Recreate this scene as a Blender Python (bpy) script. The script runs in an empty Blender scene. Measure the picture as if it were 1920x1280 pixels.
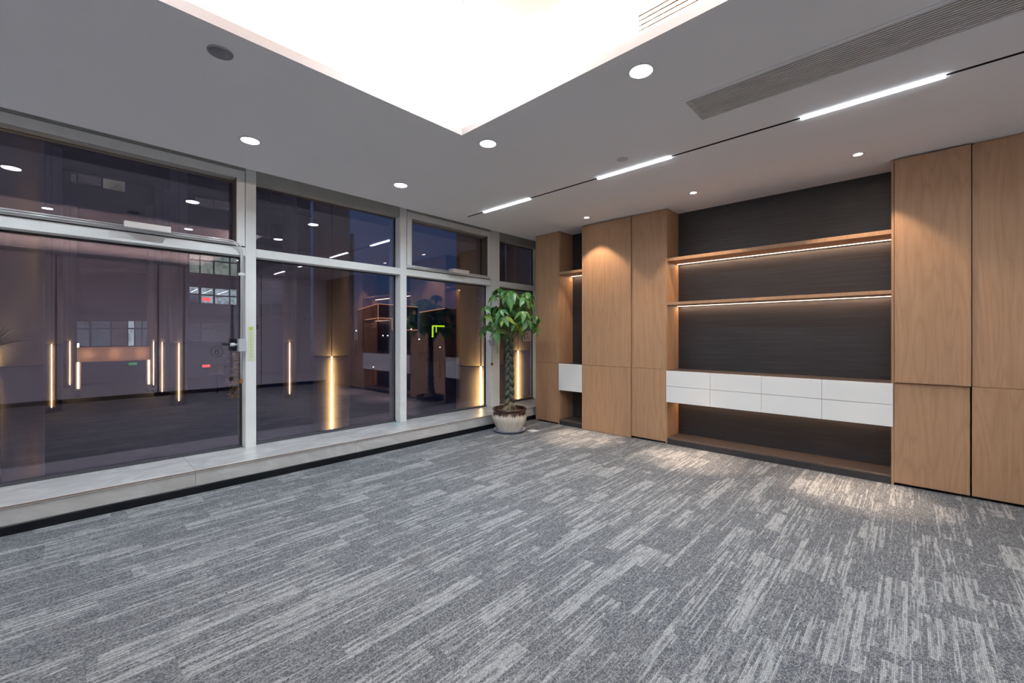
import bpy, bmesh, math, random
from mathutils import Vector, Matrix, Euler
PI = math.pi
R = math.radians
S = bpy.context.scene
COL = S.collection
rnd = random.Random(7)

# ------------------------------------------------------------------ camera
YAW = R(43.444)
cam_d = bpy.data.cameras.new('camera')
cam_d.sensor_width = 36
cam_d.lens = 790.83 / 1920 * 36
cam_d.shift_y = -10.9 / 1920
cam_d.clip_start = 0.05
cam_d.clip_end = 2000
cam = bpy.data.objects.new('camera', cam_d)
cam.location = (0, 0, 1.285)
cam.rotation_euler = (PI / 2, 0, YAW)
COL.objects.link(cam)
S.camera = cam

# ------------------------------------------------------------------ world: dusk sky, deep blue
W = bpy.data.worlds.new('world')
S.world = W
W.use_nodes = True
wn = W.node_tree
wn.nodes.clear()
wo = wn.nodes.new('ShaderNodeOutputWorld')
wb = wn.nodes.new('ShaderNodeBackground')
wt = wn.nodes.new('ShaderNodeTexCoord')
ws = wn.nodes.new('ShaderNodeSeparateXYZ')
wr = wn.nodes.new('ShaderNodeValToRGB')
wr.color_ramp.elements[0].position = 0.0
wr.color_ramp.elements[0].color = (0.045, 0.050, 0.085, 1)
wr.color_ramp.elements[1].position = 0.55
wr.color_ramp.elements[1].color = (0.016, 0.040, 0.120, 1)
e = wr.color_ramp.elements.new(0.12)
e.color = (0.030, 0.052, 0.120, 1)
wn.links.new(wt.outputs['Generated'], ws.inputs[0])
wn.links.new(ws.outputs['Z'], wr.inputs[0])
wn.links.new(wr.outputs[0], wb.inputs[0])
wn.links.new(wb.outputs[0], wo.inputs[0])
wb.inputs[1].default_value = 0.85

# ------------------------------------------------------------------ exposure and light levels
S.view_settings.view_transform = 'Standard'
S.view_settings.look = 'None'
S.view_settings.gamma = 1
S.view_settings.use_curve_mapping = False
S.view_settings.exposure = 0.0
P_DOWN = 12.5        # cool downlights, W
P_SPOT = 62.0        # warm wall washers, W
P_LINEAR = 11.0      # linear modules, W each
P_COVE = 31.0        # cove strips, W per metre
P_SHELF = 3.0        # shelf strips, W per metre
COOL = (0.86, 0.93, 1.0)
WARM = (1.0, 0.66, 0.42)
H = 2.80
GX = -4.82           # glass plane


# ------------------------------------------------------------------ helpers
def at(px, py, axis, v):
    a = (px - 960) / 790.83
    b = (629.135 - py) / 790.83
    d = Vector((-math.sin(YAW) + math.cos(YAW) * a, math.cos(YAW) + math.sin(YAW) * a, b))
    i = 'xyz'.index(axis)
    c = Vector((0, 0, 1.285))
    t = (v - c[i]) / d[i]
    return c + d * t


def link_mesh(name, me, mat, parent=None, loc=None):
    o = bpy.data.objects.new(name, me)
    if mat is not None and not me.materials:
        me.materials.append(mat)
    COL.objects.link(o)
    if loc is not None:
        o.location = loc
    if parent is not None:
        o.parent = parent
    return o


CUBE_F = [(0, 3, 2, 1), (4, 5, 6, 7), (0, 1, 5, 4), (1, 2, 6, 5), (2, 3, 7, 6), (3, 0, 4, 7)]


def boxes_mesh(name, bs):
    vs, fs = [], []
    for (x0, x1, y0, y1, z0, z1) in bs:
        n = len(vs)
        vs += [(x0, y0, z0), (x1, y0, z0), (x1, y1, z0), (x0, y1, z0), (x0, y0, z1), (x1, y0, z1), (x1, y1, z1), (x0, y1, z1)]
        fs += [tuple(n + i for i in f) for f in CUBE_F]
    me = bpy.data.meshes.new(name)
    me.from_pydata(vs, [], fs)
    me.update()
    return me


def bevel_mesh(me, w, seg=2):
    bm = bmesh.new()
    bm.from_mesh(me)
    bmesh.ops.bevel(bm, geom=bm.edges[:], offset=w, segments=seg, affect='EDGES', profile=0.6)
    bm.to_mesh(me)
    bm.free()
    return me


def box(name, b, mat, parent=None, bev=0.0, seg=2):
    """one box part; bounds in world metres, origin at its own centre so materials vary"""
    x0, x1, y0, y1, z0, z1 = b
    c = ((x0 + x1) / 2, (y0 + y1) / 2, (z0 + z1) / 2)
    me = boxes_mesh(name, [(x0 - c[0], x1 - c[0], y0 - c[1], y1 - c[1], z0 - c[2], z1 - c[2])])
    if bev:
        bevel_mesh(me, bev, seg)
    p = c
    if parent is not None:
        pl = parent_world(parent)
        p = (c[0] - pl[0], c[1] - pl[1], c[2] - pl[2])
    return link_mesh(name, me, mat, parent, p)


def parent_world(o):
    v = Vector((0, 0, 0))
    while o is not None:
        v += o.location
        o = o.parent
    return v


def multi(name, bs, mat, parent=None, bev=0.0):
    pl = parent_world(parent) if parent is not None else Vector((0, 0, 0))
    me = boxes_mesh(name, [(a - pl.x, b - pl.x, c - pl.y, d - pl.y, e_ - pl.z, f - pl.z) for (a, b, c, d, e_, f) in bs])
    if bev:
        bevel_mesh(me, bev)
    return link_mesh(name, me, mat, parent)


def thing(name, label, cat, loc, group=None):
    o = bpy.data.objects.new(name, None)
    o.empty_display_size = 0.1
    COL.objects.link(o)
    o.location = loc
    tag(o, label, cat, group)
    return o


def tag(o, label, cat, group=None):
    o['label'] = label
    o['category'] = cat
    if group:
        o['group'] = group
    return o


def struct_root(name, loc=(0, 0, 0)):
    o = bpy.data.objects.new(name, None)
    o.empty_display_size = 0.1
    COL.objects.link(o)
    o.location = loc
    o['kind'] = 'structure'
    return o


def struct(o):
    o['kind'] = 'structure'
    return o


def lathe_mesh(name, prof, n=32, smooth=True, wobble=None):
    vs, fs = [], []
    for i, (r, z) in enumerate(prof):
        for k in range(n):
            a = 2 * PI * k / n
            rr = r * (1 + (wobble(a, i) if wobble else 0))
            vs.append((rr * math.cos(a), rr * math.sin(a), z))
    for i in range(len(prof) - 1):
        for k in range(n):
            fs.append((i * n + k, i * n + (k + 1) % n, (i + 1) * n + (k + 1) % n, (i + 1) * n + k))
    if prof[0][0] > 1e-4:
        fs.append(tuple(reversed(range(n))))
    if prof[-1][0] > 1e-4:
        fs.append(tuple((len(prof) - 1) * n + k for k in range(n)))
    me = bpy.data.meshes.new(name)
    me.from_pydata(vs, [], fs)
    if smooth:
        for p in me.polygons:
            p.use_smooth = len(p.vertices) == 4
    me.update()
    return me


def tube_mesh(name, pts, rads, n=8, cap=True):
    """tube along points; rads a number or a list"""
    pts = [Vector(p) for p in pts]
    if not isinstance(rads, (list, tuple)):
        rads = [rads] * len(pts)
    vs, fs = [], []
    up = Vector((0, 0, 1))
    prev = None
    for i, p in enumerate(pts):
        t = (pts[min(i + 1, len(pts) - 1)] - pts[max(i - 1, 0)]).normalized()
        if prev is None:
            u = t.cross(up)
            if u.length < 1e-3:
                u = t.cross(Vector((1, 0, 0)))
            u.normalize()
        else:
            u = (prev - t * prev.dot(t)).normalized()
        prev = u
        v = t.cross(u)
        for k in range(n):
            a = 2 * PI * k / n
            vs.append(p + (u * math.cos(a) + v * math.sin(a)) * rads[i])
    for i in range(len(pts) - 1):
        for k in range(n):
            fs.append((i * n + k, i * n + (k + 1) % n, (i + 1) * n + (k + 1) % n, (i + 1) * n + k))
    if cap:
        fs.append(tuple(reversed(range(n))))
        fs.append(tuple((len(pts) - 1) * n + k for k in range(n)))
    me = bpy.data.meshes.new(name)
    me.from_pydata([tuple(v) for v in vs], [], fs)
    for p in me.polygons:
        p.use_smooth = True
    me.update()
    return me


def shift_mesh(me, d):
    for v in me.vertices:
        v.co += Vector(d)
    return me


# ------------------------------------------------------------------ materials
class NT:
    def __init__(self, name):
        self.m = bpy.data.materials.new(name)
        self.m.use_nodes = True
        self.t = self.m.node_tree
        self.t.nodes.clear()
        self.out = self.t.nodes.new('ShaderNodeOutputMaterial')

    def n(self, typ, **kw):
        nd = self.t.nodes.new(typ)
        for k, v in kw.items():
            setattr(nd, k, v)
        return nd

    def l(self, a, b):
        self.t.links.new(a, b)

    def set(self, sock, v):
        if isinstance(v, (int, float)):
            sock.default_value = v
        elif isinstance(v, tuple):
            sock.default_value = v if len(v) == len(sock.default_value) else v + (1,)
        else:
            self.l(v, sock)

    def math(self, op, a, b=0.0, c=None):
        nd = self.n('ShaderNodeMath', operation=op)
        self.set(nd.inputs[0], a)
        self.set(nd.inputs[1], b)
        if c is not None:
            self.set(nd.inputs[2], c)
        return nd.outputs[0]

    def mix(self, f, a, b):
        nd = self.n('ShaderNodeMix', data_type='RGBA')
        self.set(nd.inputs[0], f)
        self.set(nd.inputs[6], a)
        self.set(nd.inputs[7], b)
        return nd.outputs[2]

    def xyz(self, x, y, z):
        nd = self.n('ShaderNodeCombineXYZ')
        for i, v in enumerate((x, y, z)):
            self.set(nd.inputs[i], v)
        return nd.outputs[0]

    def noise(self, vec, scale, detail=3, rough=0.5, dist=0.0):
        nd = self.n('ShaderNodeTexNoise')
        self.l(vec, nd.inputs['Vector'])
        nd.inputs['Scale'].default_value = scale
        nd.inputs['Detail'].default_value = detail
        nd.inputs['Roughness'].default_value = rough
        nd.inputs['Distortion'].default_value = dist
        return nd.outputs[0]

    def white(self, vec):
        nd = self.n('ShaderNodeTexWhiteNoise', noise_dimensions='3D')
        self.l(vec, nd.inputs['Vector'])
        return nd.outputs['Value']

    def ramp(self, f, stops):
        nd = self.n('ShaderNodeValToRGB')
        self.set(nd.inputs[0], f)
        el = nd.color_ramp.elements
        while len(el) < len(stops):
            el.new(0.5)
        for i, (p, c) in enumerate(stops):
            el[i].position = p
            el[i].color = c if len(c) == 4 else c + (1,)
        return nd.outputs[0]

    def bump(self, h, strength=0.3, dist=0.002):
        nd = self.n('ShaderNodeBump')
        nd.inputs['Strength'].default_value = strength
        nd.inputs['Distance'].default_value = dist
        self.l(h, nd.inputs['Height'])
        return nd.outputs[0]

    def bsdf(self, color=(0.5, 0.5, 0.5), rough=0.5, metal=0.0, spec=0.5, normal=None, emit=None, es=1.0, coat=0.0):
        b = self.n('ShaderNodeBsdfPrincipled')
        self.set(b.inputs['Base Color'], color)
        self.set(b.inputs['Roughness'], rough)
        self.set(b.inputs['Metallic'], metal)
        self.set(b.inputs['Specular IOR Level'], spec)
        if coat:
            b.inputs['Coat Weight'].default_value = coat
            b.inputs['Coat Roughness'].default_value = 0.1
        if normal is not None:
            self.l(normal, b.inputs['Normal'])
        if emit is not None:
            self.set(b.inputs['Emission Color'], emit)
            b.inputs['Emission Strength'].default_value = es
        self.l(b.outputs[0], self.out.inputs[0])
        return b

    def coord(self, which='Object'):
        return self.n('ShaderNodeTexCoord').outputs[which]

    def pos(self):
        return self.n('ShaderNodeNewGeometry').outputs['Position']

    def sep(self, v):
        nd = self.n('ShaderNodeSeparateXYZ')
        self.l(v, nd.inputs[0])
        return nd.outputs

    def rand(self):
        return self.n('ShaderNodeObjectInfo').outputs['Random']


def plain(name, color, rough=0.5, metal=0.0, spec=0.5, mottle=0.0, scale=8.0, coat=0.0, bump=0.0):
    t = NT(name)
    c = color
    p = t.pos()
    nrm = None
    if mottle:
        f = t.noise(p, scale, 4, 0.6)
        k = t.ramp(f, [(0.3, tuple(x * (1 - mottle) for x in color)), (0.7, tuple(min(1, x * (1 + mottle)) for x in color))])
        c = k
    if bump:
        nrm = t.bump(t.noise(p, scale * 30, 2), bump, 0.001)
    t.bsdf(c, rough, metal, spec, nrm, coat=coat)
    return t.m


def emitter(name, color, strength):
    t = NT(name)
    em = t.n('ShaderNodeEmission')
    em.inputs[0].default_value = tuple(color) + (1,)
    em.inputs[1].default_value = strength
    t.l(em.outputs[0], t.out.inputs[0])
    return t.m


def oak_mat(name, base, dark, light):
    t = NT(name)
    x, y, z = t.sep(t.coord())
    r = t.rand()
    h = t.math('ADD', x, y)                      # width runs along x on fronts and y on sides
    h = t.math('ADD', h, t.math('MULTIPLY', r, 37.0))
    zz = t.math('ADD', z, t.math('MULTIPLY', r, 91.0))
    v1 = t.xyz(t.math('MULTIPLY', h, 2.3), 0.0, t.math('MULTIPLY', zz, 0.21))
    n1 = t.noise(v1, 2.6, 2, 0.4, 0.15)
    rings = t.math('FRACT', t.math('MULTIPLY', n1, 12.0))
    tri = t.math('ABSOLUTE', t.math('SUBTRACT', rings, 0.5))
    tri = t.math('POWER', t.math('MULTIPLY', tri, 2.0), 2.5)
    v2 = t.xyz(t.math('MULTIPLY', h, 1.0), 0.0, t.math('MULTIPLY', zz, 0.018))
    fine = t.noise(v2, 190.0, 3, 0.6)
    mid = t.noise(v2, 26.0, 2, 0.5)
    c1 = t.ramp(mid, [(0.3, base), (0.7, light)])
    c2 = t.mix(t.math('MULTIPLY', tri, 0.30), c1, dark)
    f2 = t.math('MULTIPLY', t.math('GREATER_THAN', fine, 0.56), 0.20)
    c3 = t.mix(f2, c2, dark)
    t.bsdf(c3, 0.48, spec=0.35, normal=t.bump(fine, 0.12, 0.0006))
    return t.m


M = {}
M['oak'] = oak_mat('oak_veneer', (0.37, 0.222, 0.128), (0.235, 0.130, 0.068), (0.42, 0.258, 0.152))
M['oak_edge'] = oak_mat('oak_edge', (0.36, 0.215, 0.12), (0.26, 0.145, 0.072), (0.40, 0.245, 0.14))


def dark_wood():
    t = NT('dark_wood_laminate')
    x, y, z = t.sep(t.pos())
    v = t.xyz(t.math('MULTIPLY', t.math('ADD', x, t.math('MULTIPLY', y, 1.0)), 0.03), 0.0, z)
    f = t.noise(v, 60.0, 4, 0.65)
    g = t.noise(v, 9.0, 2, 0.5)
    c = t.ramp(f, [(0.3, (0.015, 0.0145, 0.017)), (0.55, (0.027, 0.026, 0.030)), (0.75, (0.052, 0.050, 0.056))])
    c = t.mix(t.math('MULTIPLY', g, 0.5), c, (0.030, 0.027, 0.029))
    t.bsdf(c, 0.42, spec=0.4, normal=t.bump(f, 0.25, 0.0008))
    return t.m


M['dark_wood'] = dark_wood()
M['dark_top'] = plain('dark_shelf_laminate', (0.078, 0.060, 0.052), 0.38, mottle=0.25, scale=30)
M['black'] = plain('black_board', (0.0045, 0.0055, 0.008), 0.28, spec=0.4)
M['matt_black'] = plain('matt_black', (0.006, 0.006, 0.007), 0.6)
M['plinth_dark'] = plain('plinth_charcoal', (0.030, 0.030, 0.034), 0.4, mottle=0.2, scale=20)
M['white_lacquer'] = plain('white_lacquer', (0.73, 0.745, 0.74), 0.32, spec=0.4)
M['ceiling'] = plain('ceiling_paint', (0.80, 0.805, 0.83), 0.9, spec=0.15, mottle=0.012, scale=1.2)
M['tray'] = plain('tray_paint', (0.80, 0.77, 0.74), 0.9, spec=0.1)
M['wall'] = plain('wall_paint', (0.80, 0.79, 0.83), 0.85, spec=0.2, mottle=0.01, scale=2)
M['alu'] = plain('painted_aluminium', (0.74, 0.765, 0.755), 0.42, spec=0.5, mottle=0.04, scale=5)
M['alu_shaded'] = plain('shaded_aluminium_frame', (0.36, 0.37, 0.35), 0.45, spec=0.5, mottle=0.06, scale=6)  # darker copy: pocket shade over the head rail put into the colour
M['rail_dark'] = plain('charcoal_rail', (0.055, 0.06, 0.066), 0.5)
M['alu_bright'] = plain('satin_aluminium', (0.70, 0.72, 0.72), 0.28, 0.5)
M['gasket'] = plain('rubber_gasket', (0.008, 0.008, 0.009), 0.55)
M['bead'] = plain('brown_glazing_bead', (0.10, 0.075, 0.055), 0.5)
M['grey_plastic'] = plain('grey_plastic', (0.42, 0.45, 0.48), 0.4)
M['disc_grey'] = plain('speaker_grille_grey', (0.20, 0.215, 0.245), 0.6, mottle=0.1, scale=400)
M['disc_light'] = plain('detector_white', (0.50, 0.49, 0.49), 0.6)
M['vent'] = plain('vent_slat_paint', (0.66, 0.66, 0.65), 0.5)
M['vent_dark'] = plain('vent_void', (0.012, 0.012, 0.012), 0.8)
M['grille_peach'] = plain('grille_paint', (0.23, 0.115, 0.05), 0.6)
M['copper_joint'] = plain('joint_filler', (0.20, 0.11, 0.075), 0.6)
M['concrete'] = plain('screed', (0.10, 0.10, 0.10), 0.9)
M['label'] = plain('pale_yellow_tape', (0.60, 0.68, 0.46), 0.5)
M['green_mark'] = plain('green_print', (0.36, 0.62, 0.05), 0.5)
M['faint_print'] = plain('faint_print', (0.42, 0.56, 0.33), 0.5)
M['rust'] = plain('rusty_steel', (0.20, 0.085, 0.02), 0.7, mottle=0.4, scale=60)
M['paper'] = plain('paper', (0.70, 0.55, 0.42), 0.8)
M['paper_mark'] = plain('brown_marks', (0.16, 0.08, 0.05), 0.8)
M['saucer'] = plain('blue_white_plastic', (0.42, 0.46, 0.60), 0.35)
M['soil'] = plain('potting_soil', (0.075, 0.05, 0.032), 0.95, mottle=0.5, scale=60, bump=0.6)
M['blue_tape'] = plain('blue_tape', (0.15, 0.50, 0.62), 0.5)


def marble_mat():
    t = NT('grey_marble_tile')
    x, y, z = t.sep(t.coord())
    r = t.rand()
    p = t.xyz(t.math('ADD', x, t.math('MULTIPLY', r, 17.0)), t.math('ADD', y, t.math('MULTIPLY', z, 1.2)), t.math('ADD', z, r))
    rot = t.n('ShaderNodeMapping')
    rot.inputs['Rotation'].default_value = (0.2, 0.3, 0.6)
    rot.inputs['Scale'].default_value = (3.4, 1.9, 2.6)
    t.l(p, rot.inputs['Vector'])
    a = t.noise(rot.outputs[0], 1.6, 6, 0.62, 0.9)
    b = t.noise(rot.outputs[0], 9.0, 4, 0.6, 0.4)
    c = t.ramp(a, [(0.30, (0.43, 0.437, 0.427)), (0.5, (0.51, 0.522, 0.512)), (0.68, (0.64, 0.652, 0.645))])
    c = t.mix(t.math('MULTIPLY', b, 0.35), c, (0.39, 0.382, 0.355))
    t.bsdf(c, 0.24, spec=0.5)
    return t.m


M['marble'] = marble_mat()


def carpet_mat():
    t = NT('grey_striped_carpet')
    x, y, z = t.sep(t.pos())
    r = t.rand()
    off = t.math('MULTIPLY', t.math('FLOOR', t.math('MULTIPLY', r, 64.0)), 3.17)
    wob = t.math('MULTIPLY', t.math('SINE', t.math('MULTIPLY', y, 420.0)), 0.0011)
    xw = t.math('ADD', x, wob)

    def cells(w, L, seed, per_tile):
        i = t.math('FLOOR', t.math('DIVIDE', xw, w))
        s = t.math('ADD', off, seed) if per_tile else seed
        o = t.white(t.xyz(i, s, 5.0))
        j = t.math('FLOOR', t.math('ADD', t.math('DIVIDE', y, L), t.math('MULTIPLY', o, 13.7)))
        return t.white(t.xyz(i, j, s))
    r1 = cells(0.0124, 0.62, 1.3, False)
    r2 = cells(0.0062, 0.24, 2.1, False)
    r2b = cells(0.031, 0.13, 7.7, True)
    patch = cells(0.125, 0.36, 4.4, True)
    big = t.noise(t.xyz(t.math('ADD', x, off), t.math('MULTIPLY', y, 0.55), 0.0), 2.4, 2, 0.6)
    v = t.math('MULTIPLY', r1, 0.30)
    v = t.math('ADD', v, t.math('MULTIPLY', r2, 0.27))
    v = t.math('ADD', v, t.math('MULTIPLY', r2b, 0.13))
    v = t.math('ADD', v, t.math('MULTIPLY', patch, 0.36))
    v = t.math('ADD', v, t.math('MULTIPLY', big, 0.29))
    ss = t.n('ShaderNodeMapRange')
    ss.inputs[1].default_value = 0.70
    ss.inputs[2].default_value = 0.86
    t.l(v, ss.inputs[0])
    m = ss.outputs[0]
    # loop pile: small tufts in rows
    ci = t.math('FLOOR', t.math('DIVIDE', xw, 0.0042))
    cj = t.math('FLOOR', t.math('ADD', t.math('DIVIDE', y, 0.0062), t.math('MULTIPLY', ci, 0.5)))
    tuft = t.white(t.xyz(ci, cj, 9.0))
    speck = t.noise(t.xyz(x, y, 0.0), 260.0, 2, 0.7)
    darkc = t.ramp(t.math('ADD', t.math('MULTIPLY', tuft, 0.6), t.math('MULTIPLY', speck, 0.4)),
                   [(0.18, (0.051, 0.057, 0.065)), (0.50, (0.120, 0.131, 0.143)), (0.85, (0.262, 0.277, 0.290))])
    lightc = t.ramp(tuft, [(0.0, (0.228, 0.240, 0.247)), (1.0, (0.405, 0.418, 0.418))])
    row = t.math('FLOOR', t.math('DIVIDE', xw, 0.0062))
    tick = t.white(t.xyz(row, t.math('FLOOR', t.math('ADD', t.math('DIVIDE', y, 0.05), t.math('MULTIPLY', row, 0.37))), 3.3))
    m = t.math('MULTIPLY', m, t.math('SUBTRACT', 1.0, t.math('MULTIPLY', t.math('LESS_THAN', tick, 0.22), 0.6)))
    lift = t.math('MULTIPLY', t.math('GREATER_THAN', tick, 0.86), 0.35)
    m = t.math('MAXIMUM', m, lift)
    c = t.mix(m, darkc, lightc)
    u = t.math('FRACT', t.math('DIVIDE', xw, 0.0062))
    ridge = t.math('SINE', t.math('MULTIPLY', u, PI))
    c = t.mix(t.math('MULTIPLY', t.math('LESS_THAN', ridge, 0.42), 0.5), c, (0.045, 0.048, 0.054))
    hgt = t.math('ADD', t.math('MULTIPLY', ridge, 0.6), t.math('MULTIPLY', tuft, 0.5))
    t.bsdf(c, 0.95, spec=0.12, normal=t.bump(hgt, 0.5, 0.003))
    return t.m


M['carpet'] = carpet_mat()


def glass_mat():
    t = NT('coated_window_glass')
    lw = t.n('ShaderNodeLayerWeight')
    lw.inputs[0].default_value = 0.5
    f = t.math('POWER', lw.outputs['Facing'], 4.0)
    f = t.math('ADD', t.math('MULTIPLY', f, 0.55), 0.12)
    tr = t.n('ShaderNodeBsdfTransparent')
    tr.inputs[0].default_value = (0.86, 0.87, 0.90, 1)
    gl = t.n('ShaderNodeBsdfGlossy')
    gl.inputs['Roughness'].default_value = 0.0
    gl.inputs[0].default_value = (0.90, 0.82, 1.0, 1)
    mx = t.n('ShaderNodeMixShader')
    t.l(f, mx.inputs[0])
    t.l(tr.outputs[0], mx.inputs[1])
    t.l(gl.outputs[0], mx.inputs[2])
    t.l(mx.outputs[0], t.out.inputs[0])
    return t.m


M['glass'] = glass_mat()
M['lamp_cool'] = emitter('lit_diffuser_cool', COOL, 26)
M['lamp_warm'] = emitter('lit_lens_warm', (1.0, 0.80, 0.62), 22)
M['led_warm'] = emitter('lit_led_warm', (1.0, 0.74, 0.55), 5.5)
M['linear'] = emitter('lit_linear_diffuser', (0.88, 0.94, 1.0), 16)
M['led_gold'] = emitter('lit_led_gold', (1.0, 0.68, 0.33), 16.0)


# ------------------------------------------------------------------ lamps
def area(name, loc, sx, sy, power, color, parent=None, rot=(0, 0, 0), shape='RECTANGLE', spread=None):
    L = bpy.data.lights.new(name, 'AREA')
    L.shape = shape
    L.size = sx
    if shape in ('RECTANGLE', 'ELLIPSE'):
        L.size_y = sy
    L.energy = power
    L.color = color
    if spread:
        L.spread = spread
    o = bpy.data.objects.new(name, L)
    o.rotation_euler = rot
    COL.objects.link(o)
    pl = parent_world(parent) if parent is not None else Vector((0, 0, 0))
    o.location = Vector(loc) - pl
    if parent is not None:
        o.parent = parent
    return o


# ================================================================== STRUCTURE
X0, X1 = -4.22, 2.00          # carpet extent
Y0, Y1 = -2.20, 5.74          # rear wall, wall behind the cabinets

# floor slab with carpet planks
fl = struct(box('floor', (-4.98, X1 + 0.1, Y0 - 0.1, Y1 + 0.1, -0.20, -0.010), M['concrete']))
PLW, PLL = 0.25, 1.0
plank_cache = {}


def plank(x0, x1, y0, y1):
    k = (round(x1 - x0, 3), round(y1 - y0, 3))
    if k not in plank_cache:
        w, l = k
        me = boxes_mesh('carpet_tile', [(-w / 2 + 0.0004, w / 2 - 0.0004, -l / 2 + 0.0004, l / 2 - 0.0004, -0.010, 0.0)])
        plank_cache[k] = me
    c = parent_world(fl)
    return link_mesh('carpet_tile', plank_cache[k], M['carpet'], fl, ((x0 + x1) / 2 - c.x, (y0 + y1) / 2 - c.y, -c.z))


xs = X0
ci = 0
while xs < X1 - 1e-4:
    xe = min(xs + PLW, X1)
    ys = Y0 + (0.0 if ci % 2 else -0.5) + (0.25 if ci % 4 > 1 else 0.0)
    while ys < 5.0:
        ya, yb = max(ys, Y0), min(ys + PLL, 5.04)
        if yb - ya > 0.01:
            plank(xs, xe, ya, yb)
        ys += PLL
    xs = xe
    ci += 1


# ceiling slab with openings: tray, vent, track slot
def grid_slab(name, xb, yb, holes, z0, z1, mat):
    xb, yb = sorted(set(xb)), sorted(set(yb))

    def solid(i, j):
        if not (0 <= i < len(xb) - 1 and 0 <= j < len(yb) - 1):
            return False
        cx, cy = (xb[i] + xb[i + 1]) / 2, (yb[j] + yb[j + 1]) / 2
        return not any(h[0] < cx < h[1] and h[2] < cy < h[3] for h in holes)
    vs, fs = [], []

    def quad(a, b, c, d):
        n = len(vs)
        vs.extend([a, b, c, d])
        fs.append((n, n + 1, n + 2, n + 3))
    for i in range(len(xb) - 1):
        for j in range(len(yb) - 1):
            if not solid(i, j):
                continue
            a, b, c, d = xb[i], xb[i + 1], yb[j], yb[j + 1]
            quad((a, c, z0), (a, d, z0), (b, d, z0), (b, c, z0))
            quad((a, c, z1), (b, c, z1), (b, d, z1), (a, d, z1))
            if not solid(i - 1, j):
                quad((a, d, z0), (a, c, z0), (a, c, z1), (a, d, z1))
            if not solid(i + 1, j):
                quad((b, c, z0), (b, d, z0), (b, d, z1), (b, c, z1))
            if not solid(i, j - 1):
                quad((a, c, z0), (b, c, z0), (b, c, z1), (a, c, z1))
            if not solid(i, j + 1):
                quad((b, d, z0), (a, d, z0), (a, d, z1), (b, d, z1))
    me = bpy.data.meshes.new(name)
    me.from_pydata(vs, [], fs)
    bm = bmesh.new()
    bm.from_mesh(me)
    bmesh.ops.remove_doubles(bm, verts=bm.verts[:], dist=1e-5)
    bm.to_mesh(me)
    bm.free()
    return link_mesh(name, me, mat)


TX0, TX1, TY0, TY1 = -2.47, 1.45, -1.35, 2.055
VX0, VX1, VY0, VY1 = -1.065, 1.30, 2.755, 3.065
LX0, LX1, LY0, LY1 = -4.12, 1.75, 3.503, 3.529
EC = -4.38
ceil = struct(grid_slab('ceiling', [EC, TX0, VX0, TX1, VX1, LX0, LX1, X1 + 0.1], [Y0 - 0.1, TY0, TY1, VY0, VY1, LY0, LY1, Y1 + 0.1],
              [(TX0, TX1, TY0, TY1), (VX0, VX1, VY0, VY1), (LX0, LX1, LY0, LY1)], H, H + 0.055, M['ceiling']))
# curtain pocket above the windows
box('pocket_side', (EC, EC + 0.03, Y0, Y1, H + 0.055, 3.05), M['ceiling'], ceil)
box('pocket_top', (-4.98, EC + 0.03, Y0, Y1, 3.05, 3.10), M['ceiling'], ceil)
# raised tray above the opening
SB = 0.17
tz = 3.20
ti = (TX0 - SB, TX1 + SB, TY0 - SB, TY1 + SB)
multi('tray_side', [(ti[0] - 0.03, ti[0], ti[2] - 0.03, ti[3] + 0.03, H + 0.055, tz),
                    (ti[1], ti[1] + 0.03, ti[2] - 0.03, ti[3] + 0.03, H + 0.055, tz),
                    (ti[0], ti[1], ti[2] - 0.03, ti[2], H + 0.055, tz),
                    (ti[0], ti[1], ti[3], ti[3] + 0.03, H + 0.055, 2.95), (ti[0], ti[1], ti[3], ti[3] + 0.03, 3.115, tz),
                    (ti[0], -1.12, ti[3], ti[3] + 0.03, 2.95, 3.115), (0.55, ti[1], ti[3], ti[3] + 0.03, 2.95, 3.115)], M['tray'], ceil)
box('tray_top', (ti[0] - 0.03, ti[1] + 0.03, ti[2] - 0.03, ti[3] + 0.03, tz, tz + 0.03), M['tray'], ceil)
# a lid above vent and track keeps daylight out
box('duct_box', (-4.25, 1.9, 2.60, 3.70, H + 0.16, H + 0.19), M['vent_dark'], ceil)
multi('duct_side', [(-4.25, 1.9, 2.60, 2.62, H + 0.055, H + 0.16), (-4.25, 1.9, 3.68, 3.70, H + 0.055, H + 0.16),
                    (-4.27, -4.25, 2.60, 3.70, H + 0.055, H + 0.19), (1.9, 1.92, 2.60, 3.70, H + 0.055, H + 0.19)], M['vent_dark'], ceil)

# walls out of frame (seen reflected in the glass)
wr_ = struct(box('wall_right', (X1, X1 + 0.12, Y0 - 0.12, Y1 + 0.12, -0.01, 3.3), M['wall']))
for (yy, w) in ((-0.136, 0.016), (1.34, 0.016), (1.78, 0.016), (3.3, 0.016)):
    g_ = box('panel_joint', (X1 - 0.004, X1 + 0.001, yy - w / 2, yy + w / 2, 0.08, H), M['matt_black'], wr_)
struct(box('baseboard_right', (X1 - 0.012, X1, Y0, 4.88, 0, 0.08), M['black']))
struct(box('wall_back', (-4.98, X1, Y0 - 0.12, Y0, -0.01, 3.3), M['wall']))
struct(box('baseboard_back', (-4.2, X1 - 0.012, Y0, Y0 + 0.012, 0, 0.08), M['black']))
struct(box('wall_front', (-4.98, X1, Y1, Y1 + 0.12, -0.01, 3.3), M['wall']))

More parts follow.
